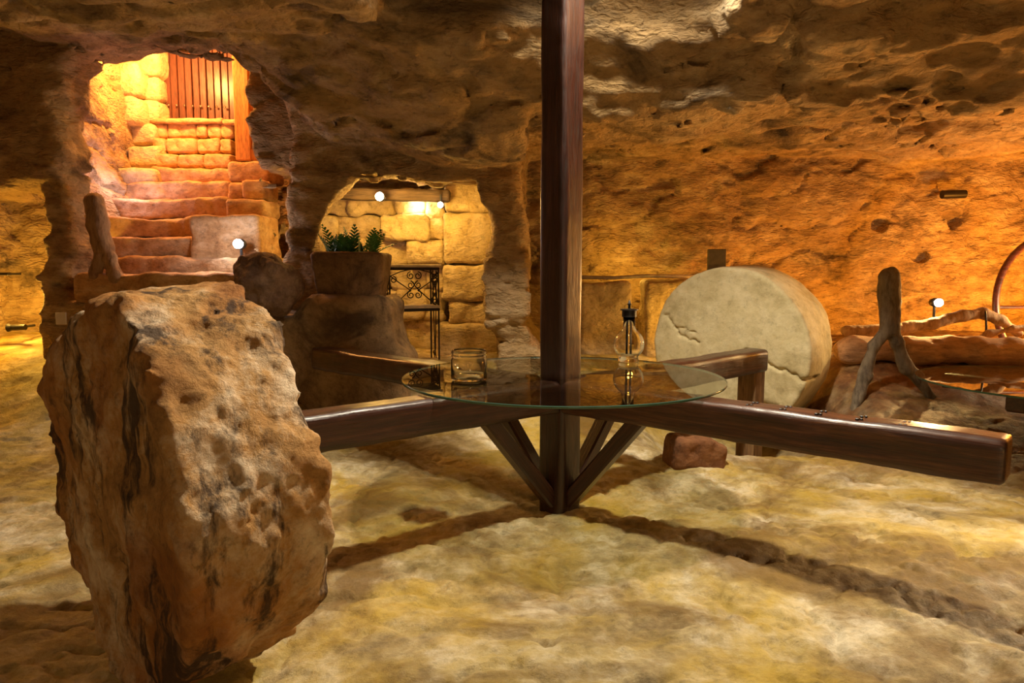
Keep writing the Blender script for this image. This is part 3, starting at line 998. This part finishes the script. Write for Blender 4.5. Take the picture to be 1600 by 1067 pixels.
# ------------------------------------------------------------------ mill capstan: post, four arms, braces
CX, CY = 0.252, 3.63
TOP = 0.680
cap = empty('mill_capstan', (CX, CY, 0.0))
tag(cap, 'dark wooden mill post reaching the ceiling with four horizontal arms and braces', 'mill post')
rock('post', lambda x, y, z: smax(sd_box(x, y, z, (0, 0, 1.76), (0.083, 0.083, 1.84), 0.012), (np.abs(x) + np.abs(y)) - 0.150, 0.008), (-.1, -.1, -.09), (.1, .1, 3.61), 0.011,
     M['post'], cap, (0, 0, 0), (0, 0, math.radians(47)), 0.004, 3, 2)
arms = [(-41.0, 1.93, 'beam_light', 0.082), (137.0, 2.30, 'beam', 0.082), (-141.5, 1.60, 'beam', 0.08), (43.5, 2.12, 'beam', 0.085)]
for i, (ang, L, mt, hw) in enumerate(arms):
    ar = math.radians(ang)
    def arm_fn(x, y, z, L=L, hw=hw):
        d = sd_box(x, y, z, ((L + 0.06) / 2, 0, -0.08), ((L - 0.06) / 2, hw, 0.08), 0.018)
        return smax(d, (np.abs(y) + z) - hw + 0.012, 0.02)
    arm = rock('arm', arm_fn, (0.05, -0.1, -0.18), (L + 0.02, 0.1, 0.02), 0.0115, M[mt], cap, (0, 0, TOP), (0, 0, ar), 0.006, 3.5, 30 + i)
    d = Vector((math.cos(ar), math.sin(ar), 0))
    p0, p1 = d * 0.075 + Vector((0, 0, 0.06)), d * 0.47 + Vector((0, 0, TOP - 0.155))
    v = p1 - p0
    mb = MB()
    mb.box((v.length / 2, 0, 0), (v.length + 0.06, 0.085, 0.075), 0.010)
    q = v.to_track_quat('X', 'Z')
    br = mb.build('brace', M['beam'], cap, p0, q.to_euler())
    if i == 0:
        for k, rr in enumerate((1.02, 1.16, 1.30, 1.45, 1.60)):
            for yy in (-0.035, 0.030):
                nb = MB()
                nb.box((rr, yy, 0.001), (0.012, 0.026, 0.008), 0.002)
                nb.box((rr + 0.014, yy + 0.004, 0.001), (0.010, 0.016, 0.008), 0.002)
                nb.build('notch', M['black'], arm)
    if i == 3:
        e = d * (L - 0.085)
        zz = zf(CX + e.x, CY + e.y)
        mb = MB()
        mb.box((0, 0, (TOP - 0.16 + zz) / 2 - 0.02), (0.15, 0.14, TOP - 0.16 - zz + 0.06), 0.012)
        mb.build('leg', wood_mat('pale_leg_wood', (0.10, 0.05, 0.02), (0.20, 0.11, 0.045), (0.32, 0.19, 0.08), 0.55, grain=(9, 9, 0.6), coat=0.0), cap, (e.x, e.y, 0), (0, 0, ar))

# ------------------------------------------------------------------ glass table top, jar, oil lamp
GZ = TOP + 0.008
mb = MB()
RG, TG = 0.825, 0.012
N = 128
mb.lathe([(0.125, 0), (RG, 0), (RG, TG), (0.125, TG), (0.125, 0)], N)
tbl = mb.build('glass_tabletop', M['glass'], None, (CX + 0.008, CY, GZ))
tbl.data.materials.append(M['glass_edge'])
for i, p in enumerate(tbl.data.polygons):
    if N <= i < 2 * N:
        p.material_index = 1
        p.use_smooth = True
tag(tbl, 'round clear glass tabletop resting on the arms around the wooden post', 'tabletop')
for ang, L, mt, hw in arms:
    mb = MB()
    mb.lathe([(0, -0.008), (0.022, -0.008), (0.022, 0.0), (0, 0.0)], 12)
    a = math.radians(ang)
    mb.build('pad', M['black'], tbl, (0.77 * math.cos(a), 0.77 * math.sin(a), 0))
GT = GZ + TG
jx = at(733, 590, 3.47)
jar = MB()
jar.lathe([(0, 0.0), (0.080, 0.0), (0.088, 0.008), (0.090, 0.02), (0.090, 0.105), (0.084, 0.116), (0.084, 0.120), (0.088, 0.122), (0.088, 0.127), (0.084, 0.129), (0.084, 0.136), (0.088, 0.139),
           (0.088, 0.144), (0.084, 0.150), (0.083, 0.153), (0.080, 0.150), (0.079, 0.116), (0.083, 0.104), (0.083, 0.022), (0.076, 0.014), (0, 0.014)], 48)
o = jar.build('glass_jar', M['vessel'], None, (jx.x, 3.47, GT + 0.0005), None, True)
tag(o, 'empty clear glass jar with a threaded neck on the glass tabletop', 'jar')
lx = at(982, 562, 4.2)
ol = empty('oil_lamp', (lx.x, 4.2, GT + 0.0005))
tag(ol, 'clear glass globe oil lamp with dark cap on the glass tabletop right of the post', 'oil lamp')
g = MB()
pr = [(0, 0), (0.058, 0), (0.062, 0.006), (0.058, 0.022)]
for k in range(1, 15):
    t = -1.05 + k * (1.05 + 1.20) / 15
    pr.append((0.092 * math.cos(t), 0.105 + 0.092 * math.sin(t)))
pr += [(0.036, 0.205), (0.036, 0.272), (0.033, 0.272), (0.033, 0.200)]
for k in range(14, 0, -1):
    t = -1.05 + k * (1.05 + 1.20) / 15
    pr.append((0.087 * math.cos(t), 0.105 + 0.087 * math.sin(t)))
pr += [(0, 0.030)]
g.lathe(pr, 40)
g.build('globe', M['vessel'], ol, None, None, True)
g = MB()
g.lathe([(0, 0.268), (0.043, 0.268), (0.043, 0.306), (0.054, 0.308), (0.054, 0.314), (0.020, 0.318), (0, 0.318)], 32)
g.build('cap', M['black'], ol)
g = MB()
g.lathe([(0, 0.318), (0.008, 0.318), (0.008, 0.338), (0.014, 0.342), (0.008, 0.350), (0.004, 0.366), (0, 0.368)], 12)
g.build('wick_holder', M['black'], ol, None, None, True)
for xx in (-0.012, 0.012):
    g = MB()
    g.tube([(xx, 0, 0.045), (xx, 0, 0.268)], 0.007, 10)
    g.build('tube', M['black'] if xx < 0 else M['steel'], ol, None, None, True)

# ------------------------------------------------------------------ wrought iron console in the alcove
ic = at(645, 552, 6.55)
FZ = zf(ic.x, 6.55)
con = empty('iron_console', (ic.x - 0.01, 6.55, FZ), math.radians(24))
tag(con, 'black wrought iron console table with scrollwork and two pale shelves in the alcove', 'console table')
TW, TD = 0.46, 0.24
TZ = at(640, 413, 6.5).z - FZ
SZ = at(640, 477, 6.5).z - FZ
for nm, zz, ww in (('tabletop', TZ, 0.03), ('shelf', SZ, 0.0)):
    mb = MB()
    mb.box((0, 0, zz - 0.014), (TW + 0.03 + ww, TD + 0.03, 0.026), 0.005)
    s_ = mb.build(nm, M['shelf'], con)
    mb = MB()
    mb.box((0, 0, zz - 0.040), (TW + 0.02, TD + 0.02, 0.026), 0.004)
    mb.build('frame', M['iron'], s_)
for sx in (-1, 1):
    for sy in (-1, 1):
        mb = MB()
        mb.tube([(sx * TW / 2, sy * TD / 2, 0.0), (sx * TW / 2, sy * TD / 2, TZ - 0.04)], 0.008, 8)
        mb.build('leg', M['iron'], con)
def spiral(c, r, a0, turns, sgn, plane, off):
    pts = []
    n_ = int(18 * turns)
    for i in range(n_ + 1):
        t = i / n_
        a = a0 + sgn * 2 * PI * turns * t
        rr = r * (1 - 0.72 * t)
        u, w = c[0] + rr * math.cos(a), c[1] + rr * math.sin(a)
        pts.append((u, off, w) if plane == 'x' else (off, u, w))
    return pts
def scroll_panel(off, plane, W_):
    mb = MB()
    z0, z1 = SZ, TZ - 0.04
    zm = (z0 + z1) / 2 + 0.02
    r = 0.036
    def P(u, w):
        return (u, off, w) if plane == 'x' else (off, u, w)
    for sx in (-1, 1):
        for dz in (0.085, 0.0, -0.09):
            sg = sx if dz != 0.0 else -sx
            pts = spiral((sx * r * 0.95, zm + dz), r, PI / 2 if sx > 0 else PI / 2, 1.35, -sg, plane, off)
            mb.tube(pts, 0.005, 6)
        mb.tube([P(sx * W_ / 2, z1 - 0.06), P(sx * W_ * 0.30, zm + 0.02), P(sx * 0.03, zm - 0.052)], 0.005, 6)
        mb.tube([P(sx * W_ / 2 * 0.85, z0 + 0.01), P(sx * W_ * 0.22, zm - 0.10), P(sx * 0.03, zm - 0.035), P(-sx * 0.03, zm + 0.04)], 0.005, 6)
        mb.tube([P(sx * 0.035, z1 - 0.005), P(sx * W_ * 0.3, z1 - 0.03), P(sx * W_ / 2, z1 - 0.07)], 0.005, 6)
        mb.tube(spiral((sx * (W_ / 2 - 0.035), z1 - 0.10), 0.032, PI / 2, 1.2, sx, plane, off), 0.005, 6)
        mb.tube(spiral((sx * (W_ / 2 - 0.03), z0 + 0.035), 0.03, -PI / 2, 1.2, -sx, plane, off), 0.005, 6)
    return mb
scroll_panel(-TD / 2, 'x', TW).build('scrollwork', M['iron'], con, None, None, True)
for sx in (1, -1):
    mb = scroll_panel(sx * TW / 2, 'y', TD)
    for u in (-0.05, 0.05):
        mb.tube([(sx * TW / 2, u, TZ - 0.16), (sx * TW / 2, u * 0.8, SZ), (sx * TW / 2, u * 0.15, 0.10), (sx * TW / 2, -u * 0.8, 0.0)], 0.005, 6)
    mb.tube(spiral((0.03, 0.06), 0.03, 0, 1.2, 1, 'y', sx * TW / 2), 0.005, 6)
    mb.build('side_scrollwork', M['iron'], con, None, None, True)

# ------------------------------------------------------------------ branches and logs
def branch(name, segs, mat, label, cat, h=0.011, k=0.03, amp=0.012, freq=9, seed=1, parent=None):
    """segs: list of chains, each a list of (point, radius)"""
    P = [q[0] for c in segs for q in c]
    org = sum(P, Vector()) / len(P)
    org = Vector((org.x, org.y, min(p.z for p in P)))
    def fn(x, y, z):
        d = None
        for c in segs:
            for (a, ra), (b, rb) in zip(c[:-1], c[1:]):
                q = sd_capsule(x, y, z, a - org, b - org, ra, rb)
                d = q if d is None else smin(d, q, k)
        return d
    rm = max(q[1] for c in segs for q in c) + 0.03
    lo = [min((p - org)[i] for p in P) - rm for i in range(3)]
    hi = [max((p - org)[i] for p in P) + rm for i in range(3)]
    o = rock(name, fn, lo, hi, h, mat, parent, org, None, amp, freq, seed, 4)
    return tag(o, label, cat)

FY = 5.2
def on_floor(px, py, Y, dz=0.0):
    p = at(px, py, Y)
    p.z = zf(p.x, p.y) + dz
    return p
branch('forked_branch', [[(at(1389, 434, FY + .05), 0.078), (at(1390, 470, FY + .05), 0.076), (at(1390, 512, FY), 0.070)],
                         [(at(1390, 512, FY), 0.048), (at(1366, 540, FY), 0.042), (at(1352, 585, FY), 0.040), (at(1334, 640, FY - .02), 0.036)],
                         [(at(1390, 505, FY), 0.050), (at(1402, 535, FY), 0.050), (at(1416, 575, FY), 0.046), (at(1434, 590, FY), 0.042), (at(1456, 622, FY - .03), 0.036), (at(1485, 634, FY - .06), 0.026)]],
       M['bark'], 'grey forked branch standing like an inverted Y right of the pale millstone', 'branch', seed=4)
branch('tree_stump', [[(at(147, 316, 5.86), 0.078), (at(152, 350, 5.86), 0.080), (at(160, 385, 5.86), 0.082)],
                      [(at(158, 380, 5.86), 0.055), (at(154, 405, 5.82), 0.042), (at(147, 432, 5.78), 0.055)],
                      [(at(163, 380, 5.86), 0.055), (at(172, 405, 5.84), 0.052), (at(182, 434, 5.80), 0.06)]],
       M['bark_brown'], 'twisted brown tree trunk with split roots at the left of the stairs', 'stump', seed=6)
branch('log', [[(at(1325, 547, 5.75), 0.10), (at(1420, 546, 5.72), 0.105), (at(1520, 548, 5.68), 0.11), (at(1660, 556, 5.62), 0.11)]],
       M['bark_log'], 'thick reddish log lying along the ground at the right', 'log', h=0.018, amp=0.03, freq=4, seed=9)
branch('fallen_branch', [[(at(1322, 517, 6.05), 0.045), (at(1400, 514, 6.02), 0.048), (at(1460, 505, 6.0), 0.045), (at(1505, 493, 6.0), 0.042), (at(1535, 489, 6.0), 0.04), (at(1563, 500, 6.0), 0.04), (at(1592, 520, 6.0), 0.04)]],
       M['bark_brown'], 'arched fallen branch beside the lit bulb at the right', 'branch', seed=11)
branch('fallen_branch', [[(at(1520, 534, 5.9), 0.012), (at(1545, 522, 5.88), 0.025), (at(1580, 514, 5.86), 0.03), (at(1640, 508, 5.85), 0.035)]],
       M['bark_brown'], 'short pale branch lying under the arched one at the right edge', 'branch', seed=12)
mb = MB()
p = at(1541, 540, 5.95)
mb.tube([p, at(1541, 512, 5.95), at(1540, 486, 5.95)], [0.010, 0.009, 0.007], 8)
tag(mb.build('stake', M['black']), 'thin dark stake standing beside the arched branch', 'stake')

# second glass table, right edge
gx, gy, zt = 3.56, 4.52, 0.51
mb = MB()
mb.lathe([(0, 0), (0.82, 0), (0.82, 0.012), (0, 0.012)], 96)
gp = mb.build('glass_tabletop', M['glass'], None, (gx, gy, zt))
gp.data.materials.append(M['glass_edge'])
for i, q in enumerate(gp.data.polygons):
    if 96 <= i < 192:
        q.material_index = 1
tag(gp, 'low round glass tabletop reflecting the orange wall at the right edge', 'tabletop')
tr = empty('timber_trestle', (gx, gy, zf(gx, gy)))
tag(tr, 'low dark timber trestle carrying the glass tabletop at the right edge', 'trestle')
for k, (ang, L) in enumerate(((35, 0.70), (125, 0.70))):
    mb = MB()
    mb.box((0, 0, zt - 0.058 - tr.location.z - 0.004 * k), (2 * L, 0.11, 0.10), 0.012)
    mb.build('beam', M['beam'], tr, None, (0, 0, math.radians(ang)))
mb = MB()
zl = zt - 0.115 - tr.location.z
mb.box((0, 0, zl / 2 - 0.02), (0.17, 0.17, zl + 0.05), 0.015)
mb.build('post', M['beam'], tr)

# red hoop at the right edge
hp = empty('cart_wheel', at(1660, 480, 6.35))
tag(hp, 'dark red wooden cart wheel rim curving up at the right edge', 'wheel')
mb = MB()
R0 = at(1660, 480, 6.35).x - at(1556, 480, 6.35).x
pts = []
for i in range(49):
    a = 2 * PI * i / 48
    pts.append((R0 * math.cos(a) * 1.0, 0.1 * math.sin(a), R0 * 1.1 * math.sin(a)))
mb.tube(pts, 0.030, 10, False)
mb.build('rim', M['hoop'], hp, None, None, True)
for a in (0.0, PI / 3, 2 * PI / 3):
    mb = MB()
    mb.tube([(R0 * math.cos(a), 0.1 * math.sin(a), 1.1 * R0 * math.sin(a)), (-R0 * math.cos(a), -0.1 * math.sin(a), -1.1 * R0 * math.sin(a))], 0.016, 8)
    mb.build('spoke', M['hoop'], hp)
mb = MB()
mb.lathe([(0, -0.06), (0.07, -0.06), (0.08, 0), (0.07, 0.06), (0, 0.06)], 20)
mb.build('hub', M['black'], hp, None, (PI / 2, 0, 0))

# ------------------------------------------------------------------ stone blocks, slate and pipe by the right wall
def loose(name, px0, px1, py0, Y, depth, mat, label, cat, seed, amp=0.02, group=None):
    a, b = at(px0, py0, Y), at(px1, py0, Y)
    zb_ = zf((a.x + b.x) / 2, Y + depth / 2) - 0.03
    hw, hh = (b.x - a.x) / 2, (a.z - zb_) / 2
    hb = (hw, depth / 2, hh)
    o_ = rock(name, lambda x, y, z: sd_box(x, y, z, (0, 0, 0), hb, 0.04), [-q for q in hb], hb, 0.022, mat, None, ((a.x + b.x) / 2, Y + depth / 2, zb_ + hh), None, amp, 5, seed)
    return tag(o_, label, cat, group)
loose('stone_block', 905, 986, 441, 6.85, 0.40, M['block'], 'tall squared stone block by the right wall, next to the post', 'stone block', 201)
loose('stone_block', 1010, 1084, 438, 6.85, 0.40, M['block'], 'squared yellow-lit stone block left of the pale millstone', 'stone block', 202)
loose('stone_block', 1092, 1160, 427, 7.05, 0.40, M['ledge'], 'brown stone block hidden behind the pale millstone, under the slate', 'stone block', 203)
a, b = at(1106, 391, 7.2), at(1133, 428, 7.2)
mb = MB()
mb.box((0, 0, (a.z - b.z) / 2), (b.x - a.x, 0.04, a.z - b.z), 0.006)
o = mb.build('slate', M['slate'], None, ((a.x + b.x) / 2, 7.2, b.z + 0.012), (0, 0.0, 0))
tag(o, 'small dark slate standing upright above the pale millstone', 'slate')
mb = MB()
mb.tube([at(905, 433, 6.95), at(960, 434, 6.95), at(1010, 431, 6.95), at(1100, 432, 6.95)], 0.018, 10)
o = mb.build('pipe', M['pipe'], None, None, None, True)
tag(o, 'thin pale pipe lying along the tops of the stone blocks', 'pipe')

# ------------------------------------------------------------------ lamps and small fittings
def bulb_lamp(name, p, r, mat, label, group=None, stake=None, ceiling=False):
    t = empty(name, p)
    tag(t, label, 'lamp', group)
    mb = MB()
    pr = [(r * math.sin(PI * k / 10), -r * math.cos(PI * k / 10)) for k in range(11)]
    mb.lathe(pr, 16)
    mb.build('bulb', mat, t, (0, 0, 0), None, True)
    mb = MB()
    mb.lathe([(0, 0.0), (r * 0.9, 0.0), (r * 1.15, 0.03), (r * 0.9, 0.075), (0, 0.08)], 16)
    mb.build('housing', M['black'], t, (0, r * 0.7, 0), (-PI / 2, 0, 0), True)
    if stake is not None:
        mb = MB()
        mb.tube([(0, r * 0.9 + 0.03, -r * 0.5), (0, r * 0.9 + 0.03, stake)], 0.012, 8)
        mb.build('stand', M['black'], t)
    return t
bulb_lamp('spot_lamp', STAIR_LAMP, 0.042, M['bulb_cool'], 'small cool white spot lamp shining at the foot of the stairs', None, -0.16)
bulb_lamp('spot_lamp', RIGHT_LAMP, 0.036, M['bulb_warm'], 'small warm spot lamp on a stand by the arched branch', None, -0.22)
bulb_lamp('spot_lamp', at(593, 307, 6.75), 0.040, M['bulb_warm'], 'largest and leftmost spot lamp under the alcove beam', 'alcove spot lamps', 0.06)
bulb_lamp('spot_lamp', at(631, 309, 6.95), 0.022, M['bulb_warm'], 'small middle spot lamp under the alcove beam', 'alcove spot lamps', 0.06)
bulb_lamp('spot_lamp', at(688, 320, 6.80), 0.028, M['bulb_warm'], 'right-hand spot lamp at the end of the alcove beam', 'alcove spot lamps', 0.10)
def fitting(name, pa, pb, r, flare, label, cat='light fitting'):
    t = empty(name, (pa + pb) / 2)
    tag(t, label, cat)
    m_ = (pa + pb) / 2
    mb = MB()
    mb.tube([pa - m_, (pa - m_) * 0.6, (pb - m_)], [r * flare, r, r], 14)
    mb.build('housing', M['black'], t)
    mb = MB()
    mb.tube([Vector((0, 0, 0)), Vector((0, 0.22, 0.0))], 0.012, 8)
    mb.build('bracket', M['black'], t)
fitting('wall_spotlight', at(1472, 304, 7.6), at(1508, 303, 7.6), 0.045, 1.0, 'black cylindrical spotlight high on the orange right wall')
fitting('wall_spotlight', at(13, 512, 6.0), at(40, 511, 6.0), 0.025, 1.5, 'black spotlight on the glowing niche wall at far left')
mb = MB()
mb.box((0, 0, 0), (0.11, 0.05, 0.025), 0.004)
mb.box((0.0, 0.10, 0), (0.02, 0.22, 0.02), 0.003)
tag(mb.build('wall_bracket', M['black'], None, at(5, 428, 6.0)), 'flat black bracket on the niche wall at the left edge', 'bracket')
mb = MB()
a, b = at(88, 507, 5.47), at(103, 488, 5.47)
mb.box((0, 0, 0), (b.x - a.x, 0.012, b.z - a.z), 0.002)
tag(mb.build('card', M['card'], None, (a + b) / 2), 'small blank white card at the foot of the left pillar', 'card')
